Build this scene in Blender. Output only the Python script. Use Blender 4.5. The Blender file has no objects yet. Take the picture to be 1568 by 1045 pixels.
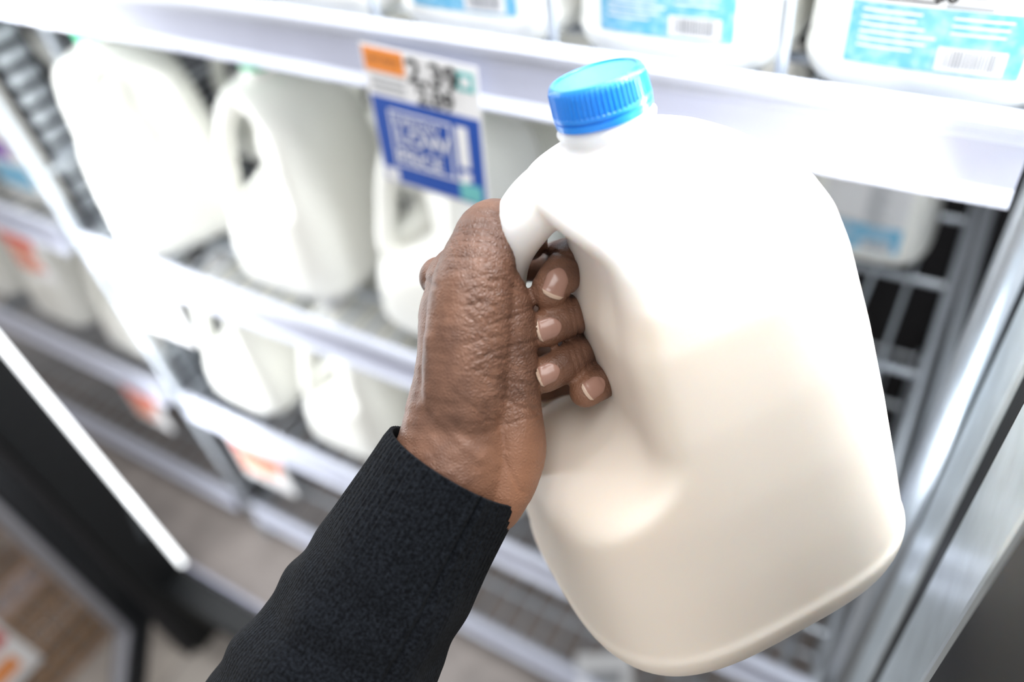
import bpy, bmesh, math, random
import numpy as np
from mathutils import Vector, Matrix, noise
from mathutils.bvhtree import BVHTree
random.seed(4)
C = bpy.context
scn = C.scene
scn.view_settings.view_transform = 'Standard'
scn.view_settings.look = 'None'
scn.view_settings.exposure = 0.0

# ------------------------------------------------------------------ materials
def new_mat(name):
    m = bpy.data.materials.new(name); m.use_nodes = True
    nt = m.node_tree
    return m, nt, nt.nodes['Principled BSDF']

def mat(name, col, rough=0.5, metal=0.0, noise_amt=0.06, scale=20, emis=0, spec=0.5, bump=0.0):
    m, nt, b = new_mat(name)
    tc = nt.nodes.new('ShaderNodeTexCoord')
    n = nt.nodes.new('ShaderNodeTexNoise'); n.inputs['Scale'].default_value = scale
    n.inputs['Detail'].default_value = 4
    nt.links.new(tc.outputs['Object'], n.inputs['Vector'])
    mx = nt.nodes.new('ShaderNodeMix'); mx.data_type = 'RGBA'
    mx.inputs[6].default_value = (*[max(0, c*(1-noise_amt*2)) for c in col], 1)
    mx.inputs[7].default_value = (*[min(1, c*(1+noise_amt)) for c in col], 1)
    nt.links.new(n.outputs['Fac'], mx.inputs[0])
    nt.links.new(mx.outputs[2], b.inputs['Base Color'])
    b.inputs['Roughness'].default_value = rough
    b.inputs['Metallic'].default_value = metal
    b.inputs['Specular IOR Level'].default_value = spec
    if emis:
        b.inputs['Emission Color'].default_value = (*col, 1)
        b.inputs['Emission Strength'].default_value = emis
    return m

M_rail = mat('rail_plastic', (0.48, 0.50, 0.62), 0.35)
M_rail2 = mat('rail_light', (0.62, 0.65, 0.76), 0.3)
M_wire = mat('zinc_wire', (0.48, 0.52, 0.57), 0.35, 0.5)
M_metal = mat('brushed_aluminium', (0.66, 0.74, 0.80), 0.3, 0.5, 0.15, 30)
M_black = mat('black_frame', (0.006, 0.007, 0.008), 0.55, spec=.25)
M_dark = mat('dark_panel', (0.025, 0.024, 0.026), 0.8, spec=.2)
M_trim = mat('grey_glass_seal', (0.20, 0.20, 0.22), 0.5)
M_floor = mat('cooler_base', (0.34, 0.30, 0.28), 0.6, 0, 0.3, 14)
M_white = mat('white_card', (0.80, 0.80, 0.81), 0.5, 0, 0.02)
M_grey = mat('grey_ink', (0.30, 0.31, 0.33), 0.5)
M_orange = mat('orange_ink', (0.80, 0.25, 0.03), 0.5, 0, 0.02)
M_bluei = mat('royal_blue_ink', (0.008, 0.07, 0.38), 0.4, 0, 0.03)
M_teal = mat('teal_ink', (0.15, 0.50, 0.50), 0.5)
M_blacki = mat('black_ink', (0.015, 0.015, 0.015), 0.5)
M_red = mat('red_ink', (0.62, 0.06, 0.04), 0.5)
M_purple = mat('purple_ink', (0.20, 0.05, 0.42), 0.5)
M_cap = mat('blue_cap_plastic', (0.020, 0.25, 0.82), 0.28, 0, 0.02)
M_capg = mat('green_cap_plastic', (0.05, 0.62, 0.32), 0.35, 0, 0.02)
M_led = mat('led_diffuser', (0.95, 0.98, 1.0), 0.5, 0, 0, 10, emis=3)
M_wood = mat('brown_wicker', (0.40, 0.24, 0.13), 0.6, 0, 0.3, 30)

def make_lblue():
    m, nt, b = new_mat('label_sky_blue')
    tc = nt.nodes.new('ShaderNodeTexCoord')
    n = nt.nodes.new('ShaderNodeTexNoise'); n.inputs['Scale'].default_value = 120; n.inputs['Detail'].default_value = 5
    nt.links.new(tc.outputs['Object'], n.inputs['Vector'])
    r = nt.nodes.new('ShaderNodeValToRGB')
    r.color_ramp.elements[0].position = 0.42; r.color_ramp.elements[0].color = (0.11, 0.40, 0.62, 1)
    r.color_ramp.elements[1].position = 0.75; r.color_ramp.elements[1].color = (0.38, 0.62, 0.76, 1)
    nt.links.new(n.outputs['Fac'], r.inputs[0]); nt.links.new(r.outputs[0], b.inputs['Base Color'])
    b.inputs['Roughness'].default_value = 0.4
    return m
M_lblue = make_lblue()

def make_jugmat(name, c, sss):
    m, nt, b = new_mat(name)
    tc = nt.nodes.new('ShaderNodeTexCoord')
    n = nt.nodes.new('ShaderNodeTexNoise'); n.inputs['Scale'].default_value = 350; n.inputs['Detail'].default_value = 3
    nt.links.new(tc.outputs['Object'], n.inputs['Vector'])
    n2 = nt.nodes.new('ShaderNodeTexNoise'); n2.inputs['Scale'].default_value = 28
    nt.links.new(tc.outputs['Object'], n2.inputs['Vector'])
    add = nt.nodes.new('ShaderNodeMath'); add.operation = 'MULTIPLY_ADD'
    nt.links.new(n2.outputs['Fac'], add.inputs[0]); add.inputs[1].default_value = 1.5
    nt.links.new(n.outputs['Fac'], add.inputs[2])
    bp = nt.nodes.new('ShaderNodeBump'); bp.inputs['Strength'].default_value = 0.10; bp.inputs['Distance'].default_value = 0.0006
    nt.links.new(add.outputs[0], bp.inputs['Height']); nt.links.new(bp.outputs['Normal'], b.inputs['Normal'])
    b.inputs['Roughness'].default_value = 0.42
    if sss:
        # milk fills the jug up to the shoulder; the empty, thin plastic above it is paler
        sx = nt.nodes.new('ShaderNodeSeparateXYZ'); nt.links.new(tc.outputs['Object'], sx.inputs[0])
        mr = nt.nodes.new('ShaderNodeMapRange'); mr.interpolation_type = 'SMOOTHSTEP'
        nt.links.new(sx.outputs['Z'], mr.inputs[0]); mr.inputs[1].default_value = .185; mr.inputs[2].default_value = .220
        mx = nt.nodes.new('ShaderNodeMix'); mx.data_type = 'RGBA'; nt.links.new(mr.outputs[0], mx.inputs[0])
        mx.inputs[6].default_value = (*c, 1); mx.inputs[7].default_value = (.94, .93, .92, 1)
        # thin, slightly clearer plastic at the neck
        mr2 = nt.nodes.new('ShaderNodeMapRange'); mr2.interpolation_type = 'SMOOTHSTEP'
        nt.links.new(sx.outputs['Z'], mr2.inputs[0]); mr2.inputs[1].default_value = .238; mr2.inputs[2].default_value = .246
        mx2 = nt.nodes.new('ShaderNodeMix'); mx2.data_type = 'RGBA'; nt.links.new(mr2.outputs[0], mx2.inputs[0])
        nt.links.new(mx.outputs[2], mx2.inputs[6]); mx2.inputs[7].default_value = (.76, .77, .79, 1)
        nt.links.new(mx2.outputs[2], b.inputs['Base Color'])
    else:
        b.inputs['Base Color'].default_value = (*c, 1)
    b.inputs['Subsurface Weight'].default_value = sss
    b.inputs['Subsurface Radius'].default_value = (1.0, 0.8, 0.6)
    b.inputs['Subsurface Scale'].default_value = 0.014
    return m
M_jug = make_jugmat('milky_hdpe', (0.90, 0.805, 0.705), 0.6)
M_jug2 = make_jugmat('milky_hdpe_shelf', (0.93, 0.93, 0.88), 0.0)

# ------------------------------------------------------------------ mesh builder
class MB:
    def __init__(s): s.v = []; s.f = []; s.m = []; s.mats = []
    def mi(s, m):
        if m not in s.mats: s.mats.append(m)
        return s.mats.index(m)
    def add(s, vs, fs, m):
        o = len(s.v); i = s.mi(m)
        s.v += [tuple(v) for v in vs]
        for f in fs: s.f.append([a+o for a in f]); s.m.append(i)
    def box(s, a, b, m):
        x0, y0, z0 = a; x1, y1, z1 = b
        vs = [(x0,y0,z0),(x1,y0,z0),(x1,y1,z0),(x0,y1,z0),(x0,y0,z1),(x1,y0,z1),(x1,y1,z1),(x0,y1,z1)]
        s.add(vs, [(0,3,2,1),(4,5,6,7),(0,1,5,4),(1,2,6,5),(2,3,7,6),(3,0,4,7)], m)
    def tube(s, pts, r, m, seg=10, closed_ends=True):
        pts = [Vector(p) for p in pts]
        rs = r if isinstance(r, (list, tuple)) else [r]*len(pts)
        vs = []; fs = []
        ref = None
        for i, p in enumerate(pts):
            d = (pts[min(i+1, len(pts)-1)] - pts[max(i-1, 0)]).normalized()
            if ref is None:
                ref = d.orthogonal().normalized()
            ref = (ref - d*ref.dot(d)).normalized(); e2 = d.cross(ref)
            for k in range(seg):
                a = 2*math.pi*k/seg
                vs.append(p + (ref*math.cos(a) + e2*math.sin(a))*rs[i])
        for i in range(len(pts)-1):
            for k in range(seg):
                k2 = (k+1) % seg
                fs.append((i*seg+k, i*seg+k2, (i+1)*seg+k2, (i+1)*seg+k))
        if closed_ends:
            fs.append(tuple(range(seg))[::-1]); fs.append(tuple((len(pts)-1)*seg+k for k in range(seg)))
        s.add(vs, fs, m)
    def extrude_x(s, prof, x0, x1, m):
        n = len(prof)
        vs = [(x0, y, z) for y, z in prof] + [(x1, y, z) for y, z in prof]
        fs = [(i, (i+1) % n, n+(i+1) % n, n+i) for i in range(n)]
        fs += [tuple(range(n))[::-1], tuple(range(n, 2*n))]
        s.add(vs, fs, m)
    def obj(s, name, smooth=False, parent=None, loc=(0,0,0)):
        me = bpy.data.meshes.new(name); me.from_pydata(s.v, [], s.f)
        for m in s.mats: me.materials.append(m)
        me.polygons.foreach_set('material_index', s.m)
        if smooth: me.polygons.foreach_set('use_smooth', [True]*len(s.f))
        me.update()
        bm = bmesh.new(); bm.from_mesh(me); bmesh.ops.recalc_face_normals(bm, faces=bm.faces); bm.to_mesh(me); bm.free()
        o = bpy.data.objects.new(name, me); C.collection.objects.link(o)
        o.location = loc
        if parent: o.parent = parent
        return o

def autosmooth(o, ang=40):
    me = o.data
    me.polygons.foreach_set('use_smooth', [True]*len(me.polygons))
    try: me.set_sharp_from_angle(angle=math.radians(ang))
    except Exception: pass

def bevel(o, w=0.003, seg=2):
    b = o.modifiers.new('bevel', 'BEVEL'); b.width = w; b.segments = seg; b.limit_method = 'ANGLE'

def remeshed(vs, fs, voxel, smooth_it, name):
    me = bpy.data.meshes.new('tmp'); me.from_pydata(vs, [], fs); me.update()
    o = bpy.data.objects.new('tmp', me); C.collection.objects.link(o)
    r = o.modifiers.new('r', 'REMESH'); r.mode = 'VOXEL'; r.voxel_size = voxel; r.use_smooth_shade = True
    if smooth_it:
        s = o.modifiers.new('s', 'SMOOTH'); s.factor = 0.5; s.iterations = smooth_it
    dg = C.evaluated_depsgraph_get()
    res = bpy.data.meshes.new_from_object(o.evaluated_get(dg))
    res.name = name
    bpy.data.objects.remove(o)
    res.polygons.foreach_set('use_smooth', [True]*len(res.polygons))
    return res

def sstep(a, b, x):
    t = min(1, max(0, (x-a)/(b-a))); return t*t*(3-2*t)

# ------------------------------------------------------------------ camera
EYE = Vector((0, 0, 1.70))
down = Vector((206, 1200, 1215)).normalized()
left = Vector((-2434, -812, 1215)); left = (left - down*left.dot(down)).normalized()
Rr = -left; Up = -down; Nn = Up.cross(Rr)
A3 = Matrix((Rr, Nn, Up))       # view axes (right, down, forward) -> world
right_w = A3 @ Vector((1,0,0)); down_w = A3 @ Vector((0,1,0)); fwd_w = A3 @ Vector((0,0,1))
cam_d = bpy.data.cameras.new('camera'); cam = bpy.data.objects.new('camera', cam_d); C.collection.objects.link(cam)
rot = Matrix((right_w, -down_w, -fwd_w)).transposed()
cam.matrix_world = Matrix.Translation(EYE) @ rot.to_4x4()
cam_d.sensor_width = 36; cam_d.lens = 27.9; cam_d.clip_start = 0.01
cam_d.dof.use_dof = True; cam_d.dof.focus_distance = 0.345; cam_d.dof.aperture_fstop = 2.8
scn.camera = cam

# grip frame: axes of the raised hand, origin at the middle of the fist (mm)
GRIP_O = EYE + fwd_w*0.340
def G(x, y, z): return GRIP_O + A3 @ Vector((x/1000, y/1000, z/1000))

# ------------------------------------------------------------------ milk jug
HALF = 0.083
JH = 0.27
PROF = [(0,.80),(.002,.87),(.005,.93),(.010,.98),(.018,1.015),(.025,1.03),(.0285,1.015),(.06,1.00),(.10,.975),(.14,.94),(.18,.89),(.197,.85),(.210,.785),
        (.220,.695),(.228,.59),(.234,.485),(.239,.37),(.242,.27),(.245,.228),(.248,.226),(.249,.25),(.2505,.25),(.2515,.215),(.258,.21)]
PZ = [p[0] for p in PROF]; PS = [p[1] for p in PROF]
def face_scale(z): return float(np.interp(z, PZ, PS))
def jug_radius(z, th, rot=0.0, npow=4.2, dl=(12, 12)):
    s = face_scale(z)
    n = npow - (npow-2)*sstep(.205, .243, z)
    c, q = abs(math.cos(th-rot)), abs(math.sin(th-rot))
    r = HALF*s/((c**n+q**n)**(1/n))
    dth = (th - math.radians(225) + math.pi) % (2*math.pi) - math.pi
    ad = abs(dth)
    if ad < 1.62:
        lim0 = .034 + .070*(1-sstep(.075, .135, z)) - .006*sstep(.17, .200, z) + .022*sstep(.206, .240, z)
        off = math.radians(dl[1] if dth > 0 else dl[0])*sstep(0, .3, ad)
        rl = lim0/max(.02, math.cos(ad-off))
        k = .030
        h = max(k-abs(r-rl), 0)/k
        r2 = min(r, rl) - h*h*k*.25
        w = (1-sstep(.226, .243, z))*sstep(.055, .085, z)*(1-sstep(1.25, 1.6, ad))
        r = r + (max(r2, .016)-r)*w
    return r
def jug_mesh(**kw):
    zs = sorted(set([round(z, 5) for z in np.linspace(0, .258, 110)] + PZ)); SEG = 144
    vs, fs = [], []
    for z in zs:
        for k in range(SEG):
            th = 2*math.pi*k/SEG; r = jug_radius(z, th, **kw)
            vs.append((r*math.cos(th), r*math.sin(th), z))
    for i in range(len(zs)-1):
        for k in range(SEG):
            k2 = (k+1) % SEG
            fs.append((i*SEG+k, i*SEG+k2, (i+1)*SEG+k2, (i+1)*SEG+k))
    fs.append(tuple(range(SEG))[::-1]); fs.append(tuple((len(zs)-1)*SEG+k for k in range(SEG)))
    path = [(.008,.232),(.022,.229),(.037,.222),(.050,.209),(.059,.191),(.066,.168),(.072,.142),(.078,.118),(.078,.098),(.062,.080)]
    pp = []
    n = len(path)
    for i in range(n-1):
        p0, p1, p2, p3 = [np.array(path[max(0, min(n-1, i+j))]) for j in (-1, 0, 1, 2)]
        for t in np.linspace(0, 1, 8, endpoint=False):
            pp.append(.5*((2*p1)+(-p0+p2)*t+(2*p0-5*p1+4*p2-p3)*t*t+(-p0+3*p1-3*p2+p3)*t**3))
    pp.append(np.array(path[-1]))
    h = np.array([-math.sqrt(.5), -math.sqrt(.5), 0]); tan = np.array([math.sqrt(.5), -math.sqrt(.5), 0]); up = np.array([0,0,1.])
    o = len(vs); S2 = 24
    for i, p in enumerate(pp):
        d = pp[min(i+1, len(pp)-1)] - pp[max(i-1, 0)]; d = d/np.linalg.norm(d)
        nrm = np.array([-d[1], d[0]])
        fl = 1+.55*sstep(.195, .228, p[1])+.6*(1-sstep(.085, .125, p[1]))
        ft = 1+.35*sstep(.195, .222, p[1])
        for k in range(S2):
            a = 2*math.pi*k/S2
            ca, sa = math.cos(a)*.0098*ft, math.sin(a)*.0130*fl
            q = h*(p[0]+nrm[0]*ca) + up*(p[1]+nrm[1]*ca) + tan*sa
            vs.append(tuple(q))
    for i in range(len(pp)-1):
        for k in range(S2):
            k2 = (k+1) % S2
            fs.append((o+i*S2+k, o+i*S2+k2, o+(i+1)*S2+k2, o+(i+1)*S2+k))
    fs.append(tuple(o+k for k in range(S2))[::-1]); fs.append(tuple(o+(len(pp)-1)*S2+k for k in range(S2)))
    me = bpy.data.meshes.new('t'); me.from_pydata(vs, [], fs)
    bm = bmesh.new(); bm.from_mesh(me); bmesh.ops.recalc_face_normals(bm, faces=bm.faces); bm.to_mesh(me); bm.free()
    vs = [tuple(v.co) for v in me.vertices]; fs = [tuple(p.vertices) for p in me.polygons]
    return remeshed(vs, fs, .0016, 9, 'milk_jug')
JUG_HI = jug_mesh(rot=math.radians(-26), npow=3.3, dl=(4, 16)); JUG_HI.materials.append(M_jug)
JUG_SH = jug_mesh(); JUG_SH.materials.append(M_jug2)

def cap_mesh(mt):
    b = MB(); N = 240
    rows = [(.2525,.0182,0),(.2525,.0196,0),(.2552,.0198,0),(.2555,.0192,0),(.2562,.0192,0),(.2565,.0199,0),(.2578,.0199,0),(.2583,.0197,.0005),(.2665,.0193,.0005),(.2675,.0190,.0002),
            (.2690,.0184,0),(.2698,.0174,0),(.2698,.0165,0),(.2692,.0160,0),(.2692,.0,0)]
    vs = []; fs = []
    for z, r, d in rows:
        for k in range(N):
            a = 2*math.pi*k/N
            rr = r - (d if (k % 4) in (0, 1) else -d*0.3)
            rr = max(rr, 1e-5)
            vs.append((rr*math.cos(a), rr*math.sin(a), z))
    for i in range(len(rows)-1):
        for k in range(N):
            k2 = (k+1) % N
            fs.append((i*N+k, i*N+k2, (i+1)*N+k2, (i+1)*N+k))
    b.add(vs, fs, mt)
    o = b.obj('cap_src'); autosmooth(o, 35); me = o.data; bpy.data.objects.remove(o); return me
CAP_B = cap_mesh(M_cap); CAP_G = cap_mesh(M_capg); CAP_W = cap_mesh(M_white)

def text(body, size, mtx, mt, parent, align='LEFT', bold=0.0):
    cu = bpy.data.curves.new('lettering', 'FONT'); cu.body = body; cu.size = size; cu.align_x = align
    cu.offset = bold; cu.resolution_u = 3
    cu.materials.append(mt)
    o = bpy.data.objects.new('lettering', cu); C.collection.objects.link(o)
    o.parent = parent; o.matrix_local = mtx
    return o

def label_mesh(kind=0):
    b = MB()
    def rect(s0, s1, z0, z1, m, lay=0):
        n = max(1, int(abs(s1-s0)/.003)); k = max(1, int((z1-z0)/.012)); vs = []; fs = []
        for i in range(n+1):
            s = s0+(s1-s0)*i/n; x = -s
            for j in range(k+1):
                z = z0+(z1-z0)*j/k
                hh = HALF*face_scale(z)
                y = hh*(1-min(.98, abs(x/hh))**4.2)**(1/4.2) + .0010 + .0007*lay
                vs.append((x, y, z))
        for i in range(n):
            for j in range(k):
                a = i*(k+1)+j
                fs.append((a, a+1, a+k+2, a+k+1))
        b.add(vs, fs, m)
    if kind == 0:
        rect(-.051, .051, .029, .068, M_lblue); rect(-.051, .051, .068, .165, M_white)
        rect(.004, .042, .031, .046, M_white, 1)
        rnd = random.Random(2); s = .008
        while s < .038:
            w = rnd.choice([.0006, .0010, .0014]); rect(s, s+w, .034, .045, M_grey, 2); s += w+rnd.choice([.0006, .001])
        for j in range(6):
            z = .063-j*.0045
            rect(-.044, -.044+rnd.uniform(.03, .045), z, z+.0014, M_white, 1)
        for j in range(3):
            z = .063-j*.0045
            rect(.008, .008+rnd.uniform(.02, .034), z, z+.0012, M_white, 1)
        for j in range(15):
            z = .160-j*.0062
            rect(.0, .044, z-.0005, z, M_grey, 1)
            rect(.002, .002+rnd.uniform(.015, .028), z-.0042, z-.0022, M_grey, 1)
        rect(-.046, -.002, .0705, .0718, M_blacki, 1)
    else:
        rect(-.046, .046, .034, .075, M_lblue); rect(-.046, .046, .075, .125, M_white)
        rect(-.030, .030, .085, .115, M_purple, 1)
    return b
LAB = []
for k in (0, 1):
    o = label_mesh(k).obj('lab'); LAB.append(o.data); bpy.data.objects.remove(o)

def place_jug(name, mtx, me, capme, label=None, txt=False):
    o = bpy.data.objects.new(name, me); C.collection.objects.link(o); o.matrix_world = mtx
    c = bpy.data.objects.new('screw_cap', capme); C.collection.objects.link(c); c.parent = o
    if label is not None:
        l = bpy.data.objects.new('nutrition_label', LAB[label]); C.collection.objects.link(l); l.parent = o
        if txt:
            def TM(s, z): return Matrix(((-1,0,0,-s),(0,0,1,HALF*1.0+.0026),(0,1,0,z),(0,0,0,1)))
            text('Calories', .0095, TM(-.046, .074), M_blacki, o, bold=.0003)
            text('80', .014, TM(-.006, .073), M_blacki, o, bold=.0005)
            text('Amount per serving', .0045, TM(-.045, .084), M_blacki, o)
    return o

# held jug
ja = Vector((-.29, -.82, -.49)).normalized()
jn = (Vector((0,0,-1)) - ja*Vector((0,0,-1)).dot(ja)).normalized()
jr = ja.cross(jn)
phi = math.radians(-9)
jh = (-jr*math.cos(phi) + jn*math.sin(phi)).normalized()
ju2 = ja.cross(jh)
ex = (-jh + ju2)/math.sqrt(2); ey = (-jh - ju2)/math.sqrt(2)
P0 = Vector((.0316, -.1030, .305))
HS = .940            # this jug is a touch squatter than the shelf ones
base = P0 - ja*JH*HS
w = lambda v: A3 @ v
MJ = Matrix.Identity(4)
for i, c in enumerate((w(ex), w(ey), w(ja)*HS, EYE + w(base))):
    for j in range(3): MJ[j][i] = c[j]
place_jug('milk_jug', MJ, JUG_HI, CAP_B)

def shelf_jug(x, y, z, ang, cap, label=None, txt=False, s=.94):
    m = Matrix.Translation((x, y, z)) @ Matrix.Rotation(math.radians(ang), 4, 'Z') @ Matrix.Scale(s, 4)
    return place_jug('milk_jug', m, JUG_SH, cap, label, txt)
ZB = [1.39, .97, .585, .21]
DECK = [z+.033 for z in ZB]
for i, x in enumerate([-.037, -.202, -.367, -.532, -.697, -.862, -1.027]):
    shelf_jug(x, .572, DECK[0], 180, CAP_B, 0, i < 2)
    shelf_jug(x, .745, DECK[0], 180, CAP_B, 0)
for i, x in enumerate([-1.045, -.755, -.50]):
    shelf_jug(x, [.585, .60, .60][i], DECK[1], [62, 0, -4][i], CAP_G, s=[1.2, 1.18, 1.17][i])
    shelf_jug(x+.02, .84, DECK[1], random.uniform(-3, 3), CAP_G, s=1.17)
shelf_jug(-.09, .93, DECK[1], 180, CAP_B, 0)
shelf_jug(-.26, .95, DECK[1], 180, CAP_B, 0)
for i, x in enumerate([-1.03, -.78, -.53]):
    shelf_jug(x, .60, DECK[2], random.uniform(-4, 4), CAP_W, s=1.15)
    shelf_jug(x, .83, DECK[2], random.uniform(-4, 4), CAP_W, s=1.15)
for k in (0, 1, 2):
    for x in (-1.35, -1.60, -1.85):
        shelf_jug(x, .60, DECK[k], 180 if k == 1 else 0, CAP_W, 1 if k == 1 else None, s=1.1)

# ------------------------------------------------------------------ shelves
def make_shelf(x0, x1, zb, dividers=True, y1=1.12):
    b = MB()
    yf = .467
    b.extrude_x([(yf+.006, zb+.055), (yf-.001, zb+.055), (yf-.004, zb+.050), (yf-.003, zb+.044), (yf+.001, zb+.041), (yf+.001, zb+.036), (yf+.006, zb+.036)], x0, x1, M_rail2)
    b.extrude_x([(yf+.001, zb+.036), (yf-.003, zb+.010), (yf, zb+.008), (yf+.006, zb+.036)], x0, x1, M_rail)
    b.extrude_x([(yf-.003, zb+.010), (yf-.009, zb+.002), (yf-.009, zb), (yf+.004, zb), (yf+.006, zb+.010)], x0, x1, M_rail2)
    b.box((x0, yf+.006, zb+.018), (x1, yf+.020, zb+.032), M_rail2)
    zd = zb+.030
    n = int((x1-x0)/.042)
    for i in range(n+1):
        x = x0+.006+(x1-x0-.012)*i/n
        b.tube([(x, yf+.015, zd), (x, y1, zd)], .0028, M_wire, 6)
    for y in (.56, .70, .86, 1.0, y1):
        b.tube([(x0, y, zd-.006), (x1, y, zd-.006)], .0045, M_wire, 8)
    for x in (x0+.004, x1-.004):
        b.box((x-.003, yf+.006, zb+.005), (x+.003, y1, zb+.045), M_wire)
    if dividers:
        x = -.1195
        while x > x0:
            if x < x1:
                h = .085
                b.tube([(x, .486, zd), (x, .486, zd+h*.8), (x, .500, zd+h), (x, 1.05, zd+h), (x, 1.05, zd)], .0042, M_wire, 8)
            x -= .165
    o = b.obj('wire_shelf'); autosmooth(o, 35)
    return o
X0, X1 = -1.155, .028
for i, zb in enumerate(ZB):
    make_shelf(X0, X1, zb, i == 0)
    make_shelf(-2.40, -1.215, zb, False)

# ------------------------------------------------------------------ cooler structure
b = MB()
def post(x, y, r=.011):
    b.tube([(x, y, .125), (x, y, 2.1)], r, M_wire, 14)
post(-1.168, .472, .010); post(-1.185, .60, .010); post(-1.185, 1.14, .012)
for z in (.30, .72, 1.12, 1.50, 1.9):
    b.tube([(-1.175, .472, z), (-1.185, 1.14, z)], .006, M_wire, 8)
for z in np.arange(.25, 2.05, .030):
    b.box((-1.196, .515, z), (-1.184, .560, z+.018), M_wire)
b.box((-1.200, .505, .15), (-1.1965, .575, 2.1), M_dark)
o = b.obj('shelf_upright_frame'); autosmooth(o, 35)

b = MB()
post(.044, .50, .011); post(.044, 1.14, .012)
for z in (.30, .72, 1.0, 1.36, 1.9):
    b.tube([(.044, .50, z), (.044, 1.14, z)], .006, M_wire, 8)
o = b.obj('shelf_upright_frame'); autosmooth(o, 35)

b = MB()
b.box((.062, .20, .0), (.12, .450, 2.1), M_metal)
b.box((.052, .345, .0), (.063, .445, 2.1), M_metal)
b.box((.054, .305, .0), (.0625, .338, 2.1), M_black)
b.box((.052, .205, .0), (.063, .297, 2.1), M_metal)
o = b.obj('door_jamb'); bevel(o, .003)
b = MB()
b.box((.050, .10, .0), (.16, .192, 2.1), M_black)
b.box((.058, .08, .0), (.15, .10, 2.1), M_dark)
o = b.obj('door_mullion'); bevel(o, .005)
b = MB()
b.box((-1.26, .200, .0), (-1.185, .285, 2.1), M_black)
b.box((-1.250, .180, .0), (-1.20, .200, 2.1), M_dark)
b.box((-1.20, .225, .205), (-.93, .285, .250), M_black)
b.box((-1.245, .287, .25), (-1.19, .297, 2.05), M_led)
o = b.obj('door_mullion'); bevel(o, .004)

dd = Vector((.70, -.714, 0)).normalized(); hin = Vector((-1.20, .165, 0))
def make_glass():
    m, nt, bb = new_mat('door_glass')
    nt.nodes.remove(bb)
    tr = nt.nodes.new('ShaderNodeBsdfTransparent'); gl = nt.nodes.new('ShaderNodeBsdfGlossy'); gl.inputs['Roughness'].default_value = .05
    mx = nt.nodes.new('ShaderNodeMixShader'); mx.inputs[0].default_value = .07
    nt.links.new(tr.outputs[0], mx.inputs[1]); nt.links.new(gl.outputs[0], mx.inputs[2])
    nt.links.new(mx.outputs[0], nt.nodes['Material Output'].inputs['Surface'])
    return m
M_glass = make_glass()
b = MB()
b.box((0, -.02, .22), (.055, .02, 2.05), M_black); b.box((.60, -.02, .22), (.655, .02, 2.05), M_black)
b.box((.055, -.02, .22), (.60, .02, .285), M_black); b.box((.055, -.02, 1.99), (.60, .02, 2.05), M_black)
b.box((.055, -.012, .285), (.064, .012, 1.99), M_trim)
b.box((.064, -.012, .285), (.60, .012, .294), M_trim)
b.box((.064, -.003, .294), (.60, .003, 1.99), M_glass)
o = b.obj('glass_cooler_door', loc=hin); o.rotation_euler = (0, 0, math.atan2(dd.y, dd.x))

b = MB(); b.box((-2.6, 1.22, 0), (.9, 1.26, 2.3), M_dark); b.obj('wall_back')
b = MB(); b.box((.20, .46, 0), (.24, 1.215, 2.3), M_dark); b.obj('wall_right')
b = MB(); b.box((-2.6, .31, 0.002), (.04, 1.21, .12), M_floor)
b.box((-2.6, .302, 0.002), (.04, .31, .20), M_rail); o = b.obj('cooler_base'); bevel(o, .002)

def make_floor():
    m, nt, bb = new_mat('shop_floor_tile')
    tc = nt.nodes.new('ShaderNodeTexCoord'); br = nt.nodes.new('ShaderNodeTexBrick')
    br.offset = 0; br.inputs['Scale'].default_value = 3.3; br.inputs['Brick Width'].default_value = 1; br.inputs['Row Height'].default_value = 1
    br.inputs['Mortar Size'].default_value = .01
    br.inputs['Color1'].default_value = (.42, .38, .34, 1); br.inputs['Color2'].default_value = (.36, .33, .30, 1); br.inputs['Mortar'].default_value = (.2, .18, .17, 1)
    nt.links.new(tc.outputs['Object'], br.inputs['Vector']); nt.links.new(br.outputs['Color'], bb.inputs['Base Color'])
    bb.inputs['Roughness'].default_value = .35
    return m
b = MB(); b.box((-4, -3, -.05), (3, 1.3, 0), make_floor()); b.obj('floor')

b = MB(); b.box((-.05, -.035, 0), (.05, .035, .0012), M_white); b.box((-.03,-.02,.0012),(.03,.0,.0014), M_grey)
o = b.obj('paper_card', loc=(-.30, .50, DECK[3]+.001)); o.rotation_euler = (0, 0, .5)

def basket(x, y, z, ln, wd, h):
    b = MB()
    for i in range(6):
        zz = z+h*i/5
        b.tube([(x, y, zz), (x+ln, y, zz), (x+ln, y+wd, zz), (x, y+wd, zz), (x, y, zz)], .008, M_wood, 8)
    for i in range(15):
        xx = x+ln*i/14
        b.tube([(xx, y, z), (xx, y, z+h)], .005, M_wood, 6); b.tube([(xx, y+wd, z), (xx, y+wd, z+h)], .005, M_wood, 6)
        b.tube([(xx, y, z), (xx, y+wd, z)], .006, M_wood, 6)
    for i in range(10):
        yy = y+wd*i/9
        b.tube([(x, yy, z), (x, yy, z+h)], .005, M_wood, 6); b.tube([(x+ln, yy, z), (x+ln, yy, z+h)], .005, M_wood, 6)
    b.box((x+ln+.010, y+.06, z+h*.35), (x+ln+.012, y+.17, z+h*.98), M_white)
    b.box((x+ln+.012, y+.07, z+h*.7), (x+ln+.0125, y+.16, z+h*.90), M_red)
    b.box((x+ln+.012, y+.07, z+h*.45), (x+ln+.0125, y+.14, z+h*.60), M_orange)
    o = b.obj('wicker_basket'); autosmooth(o, 40)
basket(-1.86, -.16, .01, .44, .33, .34)
basket(-2.40, -.16, .01, .44, .33, .34)

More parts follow.
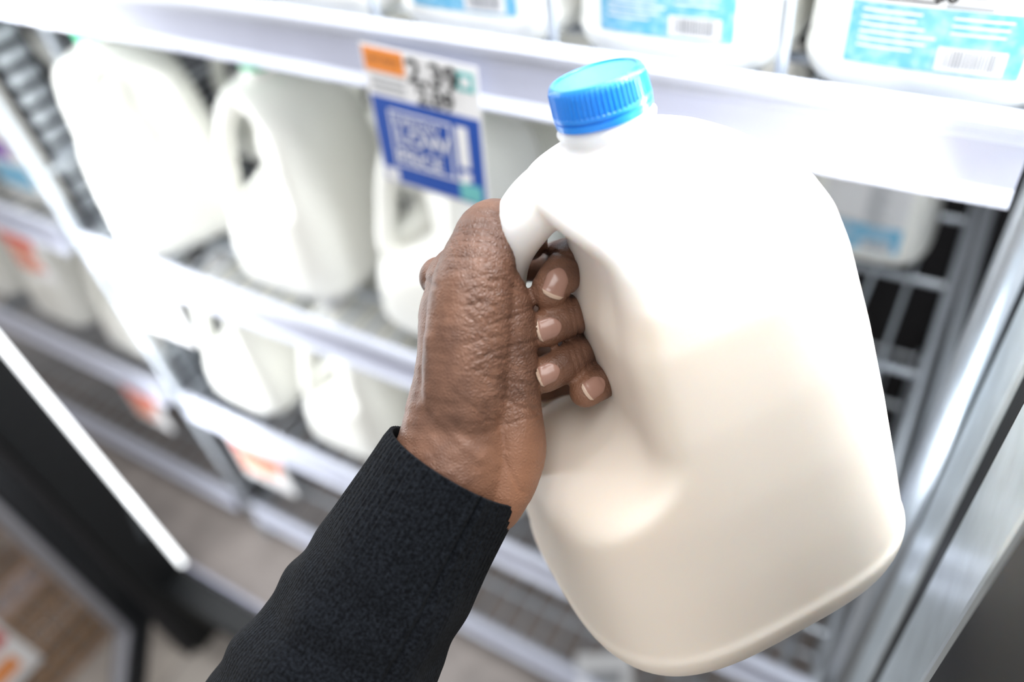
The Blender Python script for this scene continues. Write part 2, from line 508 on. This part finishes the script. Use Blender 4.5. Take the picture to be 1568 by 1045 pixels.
# ------------------------------------------------------------------ price tags
def red_tag(x, ztop, w_=.10, h=.085):
    b = MB()
    y = .4570
    b.box((0, 0, -h), (w_, .0008, 0), M_white)
    def r(a, c, d, e, m): b.box((a, -.0008, c), (d, 0, e), m)
    r(.006, -.034, w_-.006, -.010, M_red)
    for j in range(5):
        r(.008, -.046-j*.012, .008+random.uniform(.05, w_-.02), -.039-j*.012, M_red if j % 2 else M_orange)
    o = b.obj('price_tag', loc=(x, y, ztop)); o.rotation_euler = (-.03, random.uniform(-.03, .03), 0)
red_tag(-1.09, ZB[1]+.012, .125, .12); red_tag(-1.05, ZB[2]+.002, .135, .12)
red_tag(-1.42, ZB[1]+.012, .11, .11)
red_tag(-1.36, ZB[2]+.012, .11, .11)

b = MB()
W, H = .112, .130
b.box((0, 0, -H), (W, .0007, 0), M_white)
def r(a, c, d, e, m, l=0): b.box((a, -.0003-.0002*l, c), (d, 0, e), m)
r(.002, -.022, .042, -.002, M_orange)
r(.002, -H+.003, W-.002, -.044, M_bluei)
r(.092, -.022, .108, -.006, M_teal); r(.096, -.018, .104, -.010, M_white, 1)
r(.084, -H+.005, .106, -H+.022, M_teal, 1)
r(.004, -H+.004, .018, -H+.016, M_white, 1)
for j in range(3): r(.006, -.029-j*.005, .040, -.027-j*.005, M_grey)
bx0, bx1, bz0, bz1 = .018, .080, -.108, -.054
for (a, c, d, e) in [(bx0, bz1-.002, bx1, bz1), (bx0, bz0, bx1+.012, bz0+.002), (bx0, bz0, bx0+.002, bz1), (bx1-.001, bz0, bx1+.001, bz1)]:
    r(a, c, d, e, M_white, 1)
r(.086, -.092, .097, -.054, M_white, 1); r(.086, -.106, .097, -.097, M_white, 1)
tag = b.obj('price_sign', loc=(-.446, .4545, ZB[0]+.043)); tag.rotation_euler = (-.04, math.radians(3), 0)
def TT(x, z): return Matrix(((1,0,0,x),(0,0,-1,-.0012),(0,1,0,z),(0,0,0,1)))
text('2.39', .029, TT(.045, -.024), M_blacki, tag, bold=.0006)
text('2.09', .021, TT(.052, -.0415), M_blacki, tag, bold=.0006)
text('UNIT PRICE', .006, TT(.006, -.013), M_blacki, tag)
text('EVERYDAY', .0098, TT(.0225, -.066), M_white, tag, bold=.0002)
text('LOW', .023, TT(.024, -.0845), M_white, tag, bold=.0004)
text('PRICE', .0185, TT(.0215, -.1030), M_white, tag, bold=.0003)

# ------------------------------------------------------------------ hand
def ico(sub=2):
    bm = bmesh.new(); bmesh.ops.create_icosphere(bm, subdivisions=sub, radius=1)
    vs = np.array([v.co[:] for v in bm.verts]); fs = [tuple(v.index for v in f.verts) for f in bm.faces]; bm.free(); return vs, fs
IV, IF = ico(3)
hv, hf = [], []; cnt = 0
def ball(p, r):
    global cnt
    vv = IV*r + np.array(p)
    hv.append(vv); hf.extend([(a+cnt, b_+cnt, c+cnt) for a, b_, c in IF]); cnt += len(vv)
def chain(pts, step=.22):
    pts = [np.array(p, float) for p in pts]; n = len(pts)
    for i in range(n-1):
        p0, p1, p2, p3 = [pts[max(0, min(n-1, i+j))] for j in (-1, 0, 1, 2)]
        L = np.linalg.norm((p2-p1)[:3]); m = max(2, int(L/(step*min(p1[3], p2[3]))))
        for t in np.linspace(0, 1, m, endpoint=(i == n-2)):
            q = .5*((2*p1)+(-p0+p2)*t+(2*p0-5*p1+4*p2-p3)*t*t+(-p0+3*p1-3*p2+p3)*t**3)
            ball(q[:3], p1[3]*(1-t)+p2[3]*t)
chain([(-53,103,10,26),(-38,78,7,26.5),(-25,53,5,27.5),(-20.5,33,6,26.5),(-16.5,11,8,25.5),(-16.5,-11,10,25),(-18,-24,13,21)])
# ulnar heel of the palm, running up beside the handle
chain([(-8,70,2,13),(-4,62,1,14),(1,47,-1,14),(0.5,30,-3,12.5),(-.5,12,-5,11.8),(-1,-3,-7,11.4),(-2,-14,-8,11),(-5,-22,-9,10.5)])
# thumb
chain([(-19,28,-6,18),(-18.5,18,-9,18.5),(-17,-6,-12,18.2),(-15,-25,-11,17.6),(-13,-37,-8,14.6),(-10,-48,-3,12.0),(-1,-51,9,10.2),(7,-46,24,9.4)])
# fingers: knuckle -> behind the handle -> through the opening -> tip
FING = [
 [(-33,-29,20,9.5),(-20,-34,45,9.5),(-5,-37,60,9.5),(17,-39,50,9),(26,-38,20,9.3),(25,-33,4,9.3),(20,-27,-4,9.0),(15.5,-21,-6,8.2)],
 [(-33,-10,26,9.5),(-20,-12,50,9.5),(-4,-13,66,9.5),(20,-13,56,9.2),(31,-13,26,9.4),(28,-12,9,9.3),(20,-8.5,-1,8.6),(13.5,-5,-3,8.0)],
 [(-32,8,26,9.5),(-20,8,50,9.5),(-3,8,66,9.5),(20,7,58,9.2),(33,4.5,28,9.2),(29,6.5,11,9.0),(20.5,11,1,8.4),(13.5,14.5,-1,7.8)],
 [(-29,24,24,8.5),(-16,24,48,8.5),(2,24,62,8.5),(26,21,54,8.2),(42,18,24,8.4),(41,17,12,8.4),(36,19,4,7.8),(31.5,21.5,1,7.2)],
]
for f in FING: chain(f)
vs = np.concatenate(hv)
Am = np.array(A3)
O = np.array(GRIP_O)
wv = (vs/1000) @ Am.T + O
hme = remeshed([tuple(v) for v in wv], hf, .0008, 9, 'left_hand')
n = len(hme.vertices)
co = np.empty(n*3, dtype=np.float32); hme.vertices.foreach_get('co', co); co = co.reshape(-1, 3).astype(float)
nr = np.empty(n*3, dtype=np.float32); hme.vertices.foreach_get('normal', nr); nr = nr.reshape(-1, 3).astype(float)
g = ((co-O) @ Am)*1000
gn = nr @ Am
def segd(p, a, b_):
    a = np.array(a, float); b_ = np.array(b_, float); d = b_-a
    t = np.clip(((p-a) @ d)/(d @ d), 0, 1)
    return np.linalg.norm(p-(a+t[:, None]*d), axis=1)
near = (gn[:, 2] < 0.25)
disp = np.zeros(n)
rc = random.Random(11)
def px(u, v, k=.266): return ((u-784)*k, (v-522)*k)
LINES = [((748,500),(822,470),.50,.8),((742,545),(826,520),.50,.8),((760,470),(815,560),.38,.8),((745,575),(815,590),.5,.8),
        ((765,560),(826,640),.42,.8),((752,430),(812,450),.36,.8),((770,610),(820,630),.6,1.0),((760,610),(775,690),.35,.9),
        ((705,372),(770,382),.36,.8),((708,360),(772,368),.38,.8),((712,348),(776,352),.32,.8),((690,395),(740,398),.3,.8),((770,700),(800,760),.35,1.0),
        ((735,330),(770,327),.3,.8),((640,420),(668,440),.4,1.0),((700,600),(750,640),.2,1.0)]
for i in range(130):
    u, v = rc.uniform(722, 824), rc.uniform(415, 650)
    an = rc.choice([rc.uniform(-.5, -.05), rc.uniform(.5, 1.1)]); L = rc.uniform(6, 22)
    LINES.append(((u-L*math.cos(an), v-L*math.sin(an)), (u+L*math.cos(an), v+L*math.sin(an)), rc.uniform(.12, .30), rc.uniform(.42, .62)))
for i in range(40):
    u, v = rc.uniform(690, 785), rc.uniform(320, 420)
    an = rc.uniform(-.25, .35); L = rc.uniform(8, 22)
    LINES.append(((u-L*math.cos(an), v-L*math.sin(an)), (u+L*math.cos(an), v+L*math.sin(an)), rc.uniform(.10, .22), rc.uniform(.45, .65)))
for (a, b2, dpt, wd) in LINES:
    A_ = px(*a); B_ = px(*b2)
    mid = ((A_[0]+B_[0])/2+rc.uniform(-1.2, 1.2), (A_[1]+B_[1])/2+rc.uniform(-1.2, 1.2))
    dm = np.minimum(segd(g[:, :2], A_, mid), segd(g[:, :2], mid, B_))
    disp -= np.where(near & (g[:, 0] < 12), dpt*np.exp(-(dm/wd)**2), 0)
disp = np.maximum(disp, -.75)
for (a, b2, dpt, wd) in [((640,560),(668,430),.9,4.0),((665,600),(700,430),.8,5.0),((650,620),(660,520),.7,2.4),((670,640),(735,700),.6,2.2)]:
    dm = segd(g[:, :2], px(*a), px(*b2)); disp += np.where(near, dpt*np.exp(-(dm/wd)**2), 0)
for c_, d_ in [((26,-34),(.9,.4)),((24,-36),(.9,.4)),((22.5,-37),(.9,.4)),((30,-13),(.2,1)),((27,-11),(.2,1)),((25,-10),(.2,1)),((31,5.5),(.3,1)),((28,7),(.3,1)),((26,8),(.3,1)),((40,17),(.5,.8)),((38,17),(.5,.8))]:
    d_ = np.array(d_)/np.linalg.norm(d_)
    dm = segd(g[:, :2], np.array(c_)-d_*9, np.array(c_)+d_*9); disp -= np.where(near & (g[:, 0] > 14), .5*np.exp(-(dm/.6)**2), 0)
nz = np.array([noise.noise(Vector(p)*0.09) for p in g[:, :3]])
disp += nz*0.4
co2 = co + nr*(disp/1000)[:, None]
hme.vertices.foreach_set('co', co2.astype(np.float32).ravel()); hme.update()
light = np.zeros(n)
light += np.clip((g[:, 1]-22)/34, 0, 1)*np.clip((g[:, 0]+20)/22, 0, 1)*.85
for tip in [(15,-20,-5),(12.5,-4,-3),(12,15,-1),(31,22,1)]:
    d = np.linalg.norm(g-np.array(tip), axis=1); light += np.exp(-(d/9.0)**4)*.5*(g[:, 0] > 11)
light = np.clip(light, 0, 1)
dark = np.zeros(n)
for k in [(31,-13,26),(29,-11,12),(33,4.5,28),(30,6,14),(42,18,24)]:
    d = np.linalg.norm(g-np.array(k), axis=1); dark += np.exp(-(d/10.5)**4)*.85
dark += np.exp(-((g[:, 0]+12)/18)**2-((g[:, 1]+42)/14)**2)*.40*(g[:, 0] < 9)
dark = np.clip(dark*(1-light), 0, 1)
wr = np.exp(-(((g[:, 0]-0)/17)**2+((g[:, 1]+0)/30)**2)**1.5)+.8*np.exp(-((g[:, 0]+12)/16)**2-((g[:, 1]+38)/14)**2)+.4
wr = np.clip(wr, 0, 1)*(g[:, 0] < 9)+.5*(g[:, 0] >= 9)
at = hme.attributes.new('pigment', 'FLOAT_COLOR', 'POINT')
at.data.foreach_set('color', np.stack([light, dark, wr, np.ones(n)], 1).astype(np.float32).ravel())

def skin():
    m, nt, b = new_mat('brown_skin')
    N = nt.nodes.new; Lk = nt.links.new
    a = N('ShaderNodeAttribute'); a.attribute_name = 'pigment'
    sp = N('ShaderNodeSeparateColor'); Lk(a.outputs['Color'], sp.inputs[0])
    tc = N('ShaderNodeTexCoord')
    n1 = N('ShaderNodeTexNoise'); n1.inputs['Scale'].default_value = 90; n1.inputs['Detail'].default_value = 8; Lk(tc.outputs['Object'], n1.inputs['Vector'])
    r = N('ShaderNodeValToRGB'); Lk(n1.outputs['Fac'], r.inputs[0])
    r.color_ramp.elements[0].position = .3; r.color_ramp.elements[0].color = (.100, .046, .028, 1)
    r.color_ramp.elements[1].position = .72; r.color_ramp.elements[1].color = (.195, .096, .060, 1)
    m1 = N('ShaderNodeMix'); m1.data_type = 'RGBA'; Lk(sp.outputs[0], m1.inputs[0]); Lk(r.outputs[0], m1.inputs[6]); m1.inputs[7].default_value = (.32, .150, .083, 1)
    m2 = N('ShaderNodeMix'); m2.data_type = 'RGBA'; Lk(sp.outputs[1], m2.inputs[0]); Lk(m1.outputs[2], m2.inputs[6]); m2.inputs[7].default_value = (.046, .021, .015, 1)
    Lk(m2.outputs[2], b.inputs['Base Color'])
    nd = N('ShaderNodeTexNoise'); nd.inputs['Scale'].default_value = 90; Lk(tc.outputs['Object'], nd.inputs['Vector'])
    vm = N('ShaderNodeVectorMath'); vm.operation = 'MULTIPLY_ADD'; Lk(nd.outputs['Color'], vm.inputs[0]); vm.inputs[1].default_value = (.006,)*3; Lk(tc.outputs['Object'], vm.inputs[2])
    v1 = N('ShaderNodeTexVoronoi'); v1.feature = 'DISTANCE_TO_EDGE'; v1.inputs['Scale'].default_value = 620; Lk(vm.outputs[0], v1.inputs['Vector'])
    v2 = N('ShaderNodeTexNoise'); v2.inputs['Scale'].default_value = 1300; v2.inputs['Detail'].default_value = 2; Lk(vm.outputs[0], v2.inputs['Vector'])
    mu = N('ShaderNodeMath'); mu.operation = 'MULTIPLY'; Lk(v1.outputs['Distance'], mu.inputs[0]); Lk(sp.outputs[2], mu.inputs[1])
    b1 = N('ShaderNodeBump'); b1.inputs['Strength'].default_value = .8; b1.inputs['Distance'].default_value = .0009; Lk(mu.outputs[0], b1.inputs['Height'])
    b2 = N('ShaderNodeBump'); b2.inputs['Strength'].default_value = .45; b2.inputs['Distance'].default_value = .0002; Lk(v2.outputs['Fac'], b2.inputs['Height']); Lk(b1.outputs['Normal'], b2.inputs['Normal'])
    Lk(b2.outputs['Normal'], b.inputs['Normal'])
    b.inputs['Roughness'].default_value = .47; b.inputs['Specular IOR Level'].default_value = .48
    b.inputs['Subsurface Weight'].default_value = .05; b.inputs['Subsurface Scale'].default_value = .002
    b.inputs['Subsurface Radius'].default_value = (1, .4, .25)
    return m
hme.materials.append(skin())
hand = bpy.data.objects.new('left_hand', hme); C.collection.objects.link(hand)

M_nail = mat('fingernail', (.34, .19, .145), .22, 0, .05, 200)
M_tip = mat('nail_free_edge', (.58, .43, .33), .3, 0, .03, 200)
bvh = BVHTree.FromPolygons([Vector(c) for c in co2], [tuple(p.vertices) for p in hme.polygons])
NAILS = [((18.2,-24.0),(.35,0,-1),(-.35,.93),4.8,6.4),((15.3,-5.2),(.1,.1,-1),(-.95,.30),4.4,5.4),((15.0,13.6),(.1,.1,-1),(-.90,.42),4.2,5.2),((35,19.5),(.15,-.1,-1),(-.80,.55),4.0,5.2)]
for (cx, cy), nrm, ld, hw, hl in NAILS:
    nrm = Vector(nrm).normalized(); l = Vector((ld[0], ld[1], 0)); l = (l-nrm*l.dot(nrm)).normalized(); wv_ = nrm.cross(l)
    b = MB(); NU, NV = 14, 16; vs_ = []
    for j in range(NV+1):
        t = -1+2*j/NV
        for i in range(NU+1):
            s = -1+2*i/NU
            ww = hw*(1-max(0, -t-.3)**2*.75)*(1-max(0, t-.75)*.9)
            ll = hl*t*(1-(.10*s*s if t > 0 else .25*s*s))
            p = Vector((cx, cy, 0))+wv_*s*ww+l*ll
            hit = bvh.ray_cast(G(p.x, p.y, -45), A3 @ Vector((0, 0, 1)))
            if hit[0] is None: vs_.append(None); continue
            edge = max(abs(s), abs(t)); lift = .00045*(1-edge**6)+.00010 + (.0004 if t > .7 else 0)
            vs_.append(hit[0]+hit[1]*lift if hit[1].dot(A3 @ Vector((0,0,-1))) > 0 else hit[0]-hit[1]*lift)
    idx = {}; out = []
    for i, v in enumerate(vs_):
        if v is not None: idx[i] = len(out); out.append(v)
    f1, f2 = [], []
    for j in range(NV):
        for i in range(NU):
            q = [j*(NU+1)+i, j*(NU+1)+i+1, (j+1)*(NU+1)+i+1, (j+1)*(NU+1)+i]
            if all(k in idx for k in q):
                if max((out[idx[q[a]]]-out[idx[q[(a+1) % 4]]]).length for a in range(4)) > .0022: continue
                gx = (Am.T @ (np.array(out[idx[q[0]]])-O))*1000
                if gx[0] < 10.5: continue
                (f2 if j >= NV-2 else f1).append([idx[k] for k in q])
    b.add(out, f1, M_nail)
    i2 = b.mi(M_tip)
    for f in f2: b.f.append(f); b.m.append(i2)
    o = b.obj('fingernail', True, parent=hand)

# ------------------------------------------------------------------ sleeve
def knit():
    m, nt, b = new_mat('charcoal_knit')
    N = nt.nodes.new; Lk = nt.links.new
    uv = N('ShaderNodeUVMap'); uv.uv_map = 'UVMap'
    w1 = N('ShaderNodeTexWave'); w1.bands_direction = 'X'; w1.inputs['Scale'].default_value = 42; w1.inputs['Distortion'].default_value = .4; Lk(uv.outputs[0], w1.inputs['Vector'])
    tc = N('ShaderNodeTexCoord'); n1 = N('ShaderNodeTexNoise'); n1.inputs['Scale'].default_value = 1100; n1.inputs['Detail'].default_value = 6; Lk(tc.outputs['Object'], n1.inputs['Vector'])
    n2 = N('ShaderNodeTexNoise'); n2.inputs['Scale'].default_value = 700; n2.inputs['Detail'].default_value = 8; Lk(tc.outputs['Object'], n2.inputs['Vector'])
    a1 = N('ShaderNodeMath'); a1.operation = 'MULTIPLY_ADD'; Lk(w1.outputs['Fac'], a1.inputs[0]); a1.inputs[1].default_value = .28; Lk(n1.outputs['Fac'], a1.inputs[2])
    bp = N('ShaderNodeBump'); bp.inputs['Strength'].default_value = .9; bp.inputs['Distance'].default_value = .0008; Lk(a1.outputs[0], bp.inputs['Height'])
    Lk(bp.outputs['Normal'], b.inputs['Normal'])
    r = N('ShaderNodeValToRGB'); Lk(n2.outputs['Fac'], r.inputs[0])
    r.color_ramp.elements[0].position = .36; r.color_ramp.elements[0].color = (.0025, .0030, .0042, 1)
    r.color_ramp.elements[1].position = .70; r.color_ramp.elements[1].color = (.012, .0145, .019, 1)
    Lk(r.outputs[0], b.inputs['Base Color'])
    b.inputs['Roughness'].default_value = .95; b.inputs['Specular IOR Level'].default_value = .06
    b.inputs['Sheen Weight'].default_value = .025; b.inputs['Sheen Roughness'].default_value = .5
    return m
SP = [(-24.5,54,4.5,33.0),(-26.7,57.7,5,33.3),(-41.2,83,8,35.5),(-57.6,111,12,39),(-83.5,153.7,17,44),(-108,195,20,48),(-150,262,25,54),(-200,345,30,60)]
pts = [np.array(p, float) for p in SP]; cl = []
for i in range(len(pts)-1):
    p0, p1, p2, p3 = [pts[max(0, min(len(pts)-1, i+j))] for j in (-1, 0, 1, 2)]
    m = max(2, int(np.linalg.norm((p2-p1)[:3])/1.6))
    for t in np.linspace(0, 1, m, endpoint=(i == len(pts)-2)):
        cl.append(.5*((2*p1)+(-p0+p2)*t+(2*p0-5*p1+4*p2-p3)*t*t+(-p0+3*p1-3*p2+p3)*t**3))
SEG = 300
vs_, fs_, uvs = [], [], []
s = 0; rings = []
for i, p in enumerate(cl):
    if i: s += np.linalg.norm(cl[i][:3]-cl[i-1][:3])
    rings.append((p, s, 0))
rings = [(cl[10], 0.0, -3.0), (cl[4], 0.0, -2.6), (cl[0], 0.0, -2.0), (cl[0], 0.0, -.8)] + rings
for p, s, dr in rings:
    d = Vector((-.51, .86, .09)).normalized()
    e1 = Vector((.86, .51, 0)); e1 = (e1-d*e1.dot(d)).normalized(); e2 = d.cross(e1)
    if e2.z > 0: e2 = -e2
    for k in range(SEG):
        a = 2*math.pi*k/SEG
        r = p[3]+dr
        cuff = 1-sstep(34, 52, s)
        r += .26*math.sin(a*75)*cuff*(0 if dr < -1 else 1)
        r += .5*(1-sstep(0, 3, s))*(-1 if dr >= 0 else 0)
        q = Vector((math.cos(a)*1.6, math.sin(a)*1.6, s*.018))
        r += noise.noise(q)*2.2*sstep(5, 60, s) + noise.noise(Vector((math.cos(a)*.8+s*.03, math.sin(a)*2.0, s*.05)))*2.8*sstep(20, 90, s)
        da = (a-math.radians(62)+math.pi) % (2*math.pi)-math.pi
        r -= 1.6*math.exp(-(da/.028)**2)*(0 if dr < -1 else 1); r += .8*math.exp(-((abs(da)-.075)/.04)**2)*(0 if dr < -1 else 1)
        db = (a-math.radians(40)-.002*s+math.pi) % (2*math.pi)-math.pi
        r += 2.0*math.exp(-(db/.18)**2)*sstep(15, 60, s)*(1-sstep(90, 150, s))
        q = Vector(p[:3])+(e1*math.cos(a)+e2*math.sin(a))*r
        if s < 30: q = q - d*(1-sstep(0, 30, s))*2.0*math.sin(a)
        vs_.append(G(*q)); uvs.append((k/SEG*1.0, s*.004))
nr_ = len(rings)
for i in range(nr_-1):
    for k in range(SEG):
        k2 = (k+1) % SEG
        fs_.append((i*SEG+k, i*SEG+k2, (i+1)*SEG+k2, (i+1)*SEG+k))
sb = MB(); sb.add(vs_, fs_, knit()); sl = sb.obj('sweater_sleeve', True)
ul = sl.data.uv_layers.new(name='UVMap')
for lp in sl.data.loops:
    ul.data[lp.index].uv = uvs[lp.vertex_index]

# ------------------------------------------------------------------ lighting
wd_ = bpy.data.worlds.new('world'); scn.world = wd_; wd_.use_nodes = True
wd_.node_tree.nodes['Background'].inputs[0].default_value = (1.0, .985, .97, 1)
wd_.node_tree.nodes['Background'].inputs[1].default_value = .66
def area(name, loc, tgt, sx, sy, power, col):
    l = bpy.data.lights.new(name, 'AREA'); l.shape = 'RECTANGLE'; l.size = sx; l.size_y = sy; l.energy = power; l.color = col
    o = bpy.data.objects.new(name, l); C.collection.objects.link(o); o.location = loc
    o.rotation_euler = (Vector(tgt)-Vector(loc)).to_track_quat('-Z', 'Y').to_euler()
    return o
area('ceiling_light', (.4, .25, 3.3), (.0, .2, 0), 2.4, 1.2, 60, (1, .985, .97))
area('added_side_light', (-1.10, .34, 1.2), (-.6, .8, 1.1), .04, 1.6, 9, (.95, .98, 1))
area('added_side_light', (.10, .47, 1.65), (-.45, .75, 1.1), .04, 1.0, 6.5, (.93, .97, 1))
area('added_side_light', (.046, .40, 1.48), (-.06, .28, 1.44), .04, .8, 7.5, (.95, .98, 1))  # added strip lamp, aimed to whiten the held jug's right side
area('added_side_light', (-.55, .42, 2.15), (-.55, .65, 1.2), 1.6, .1, 10, (.95, .98, 1))
print('done', n)
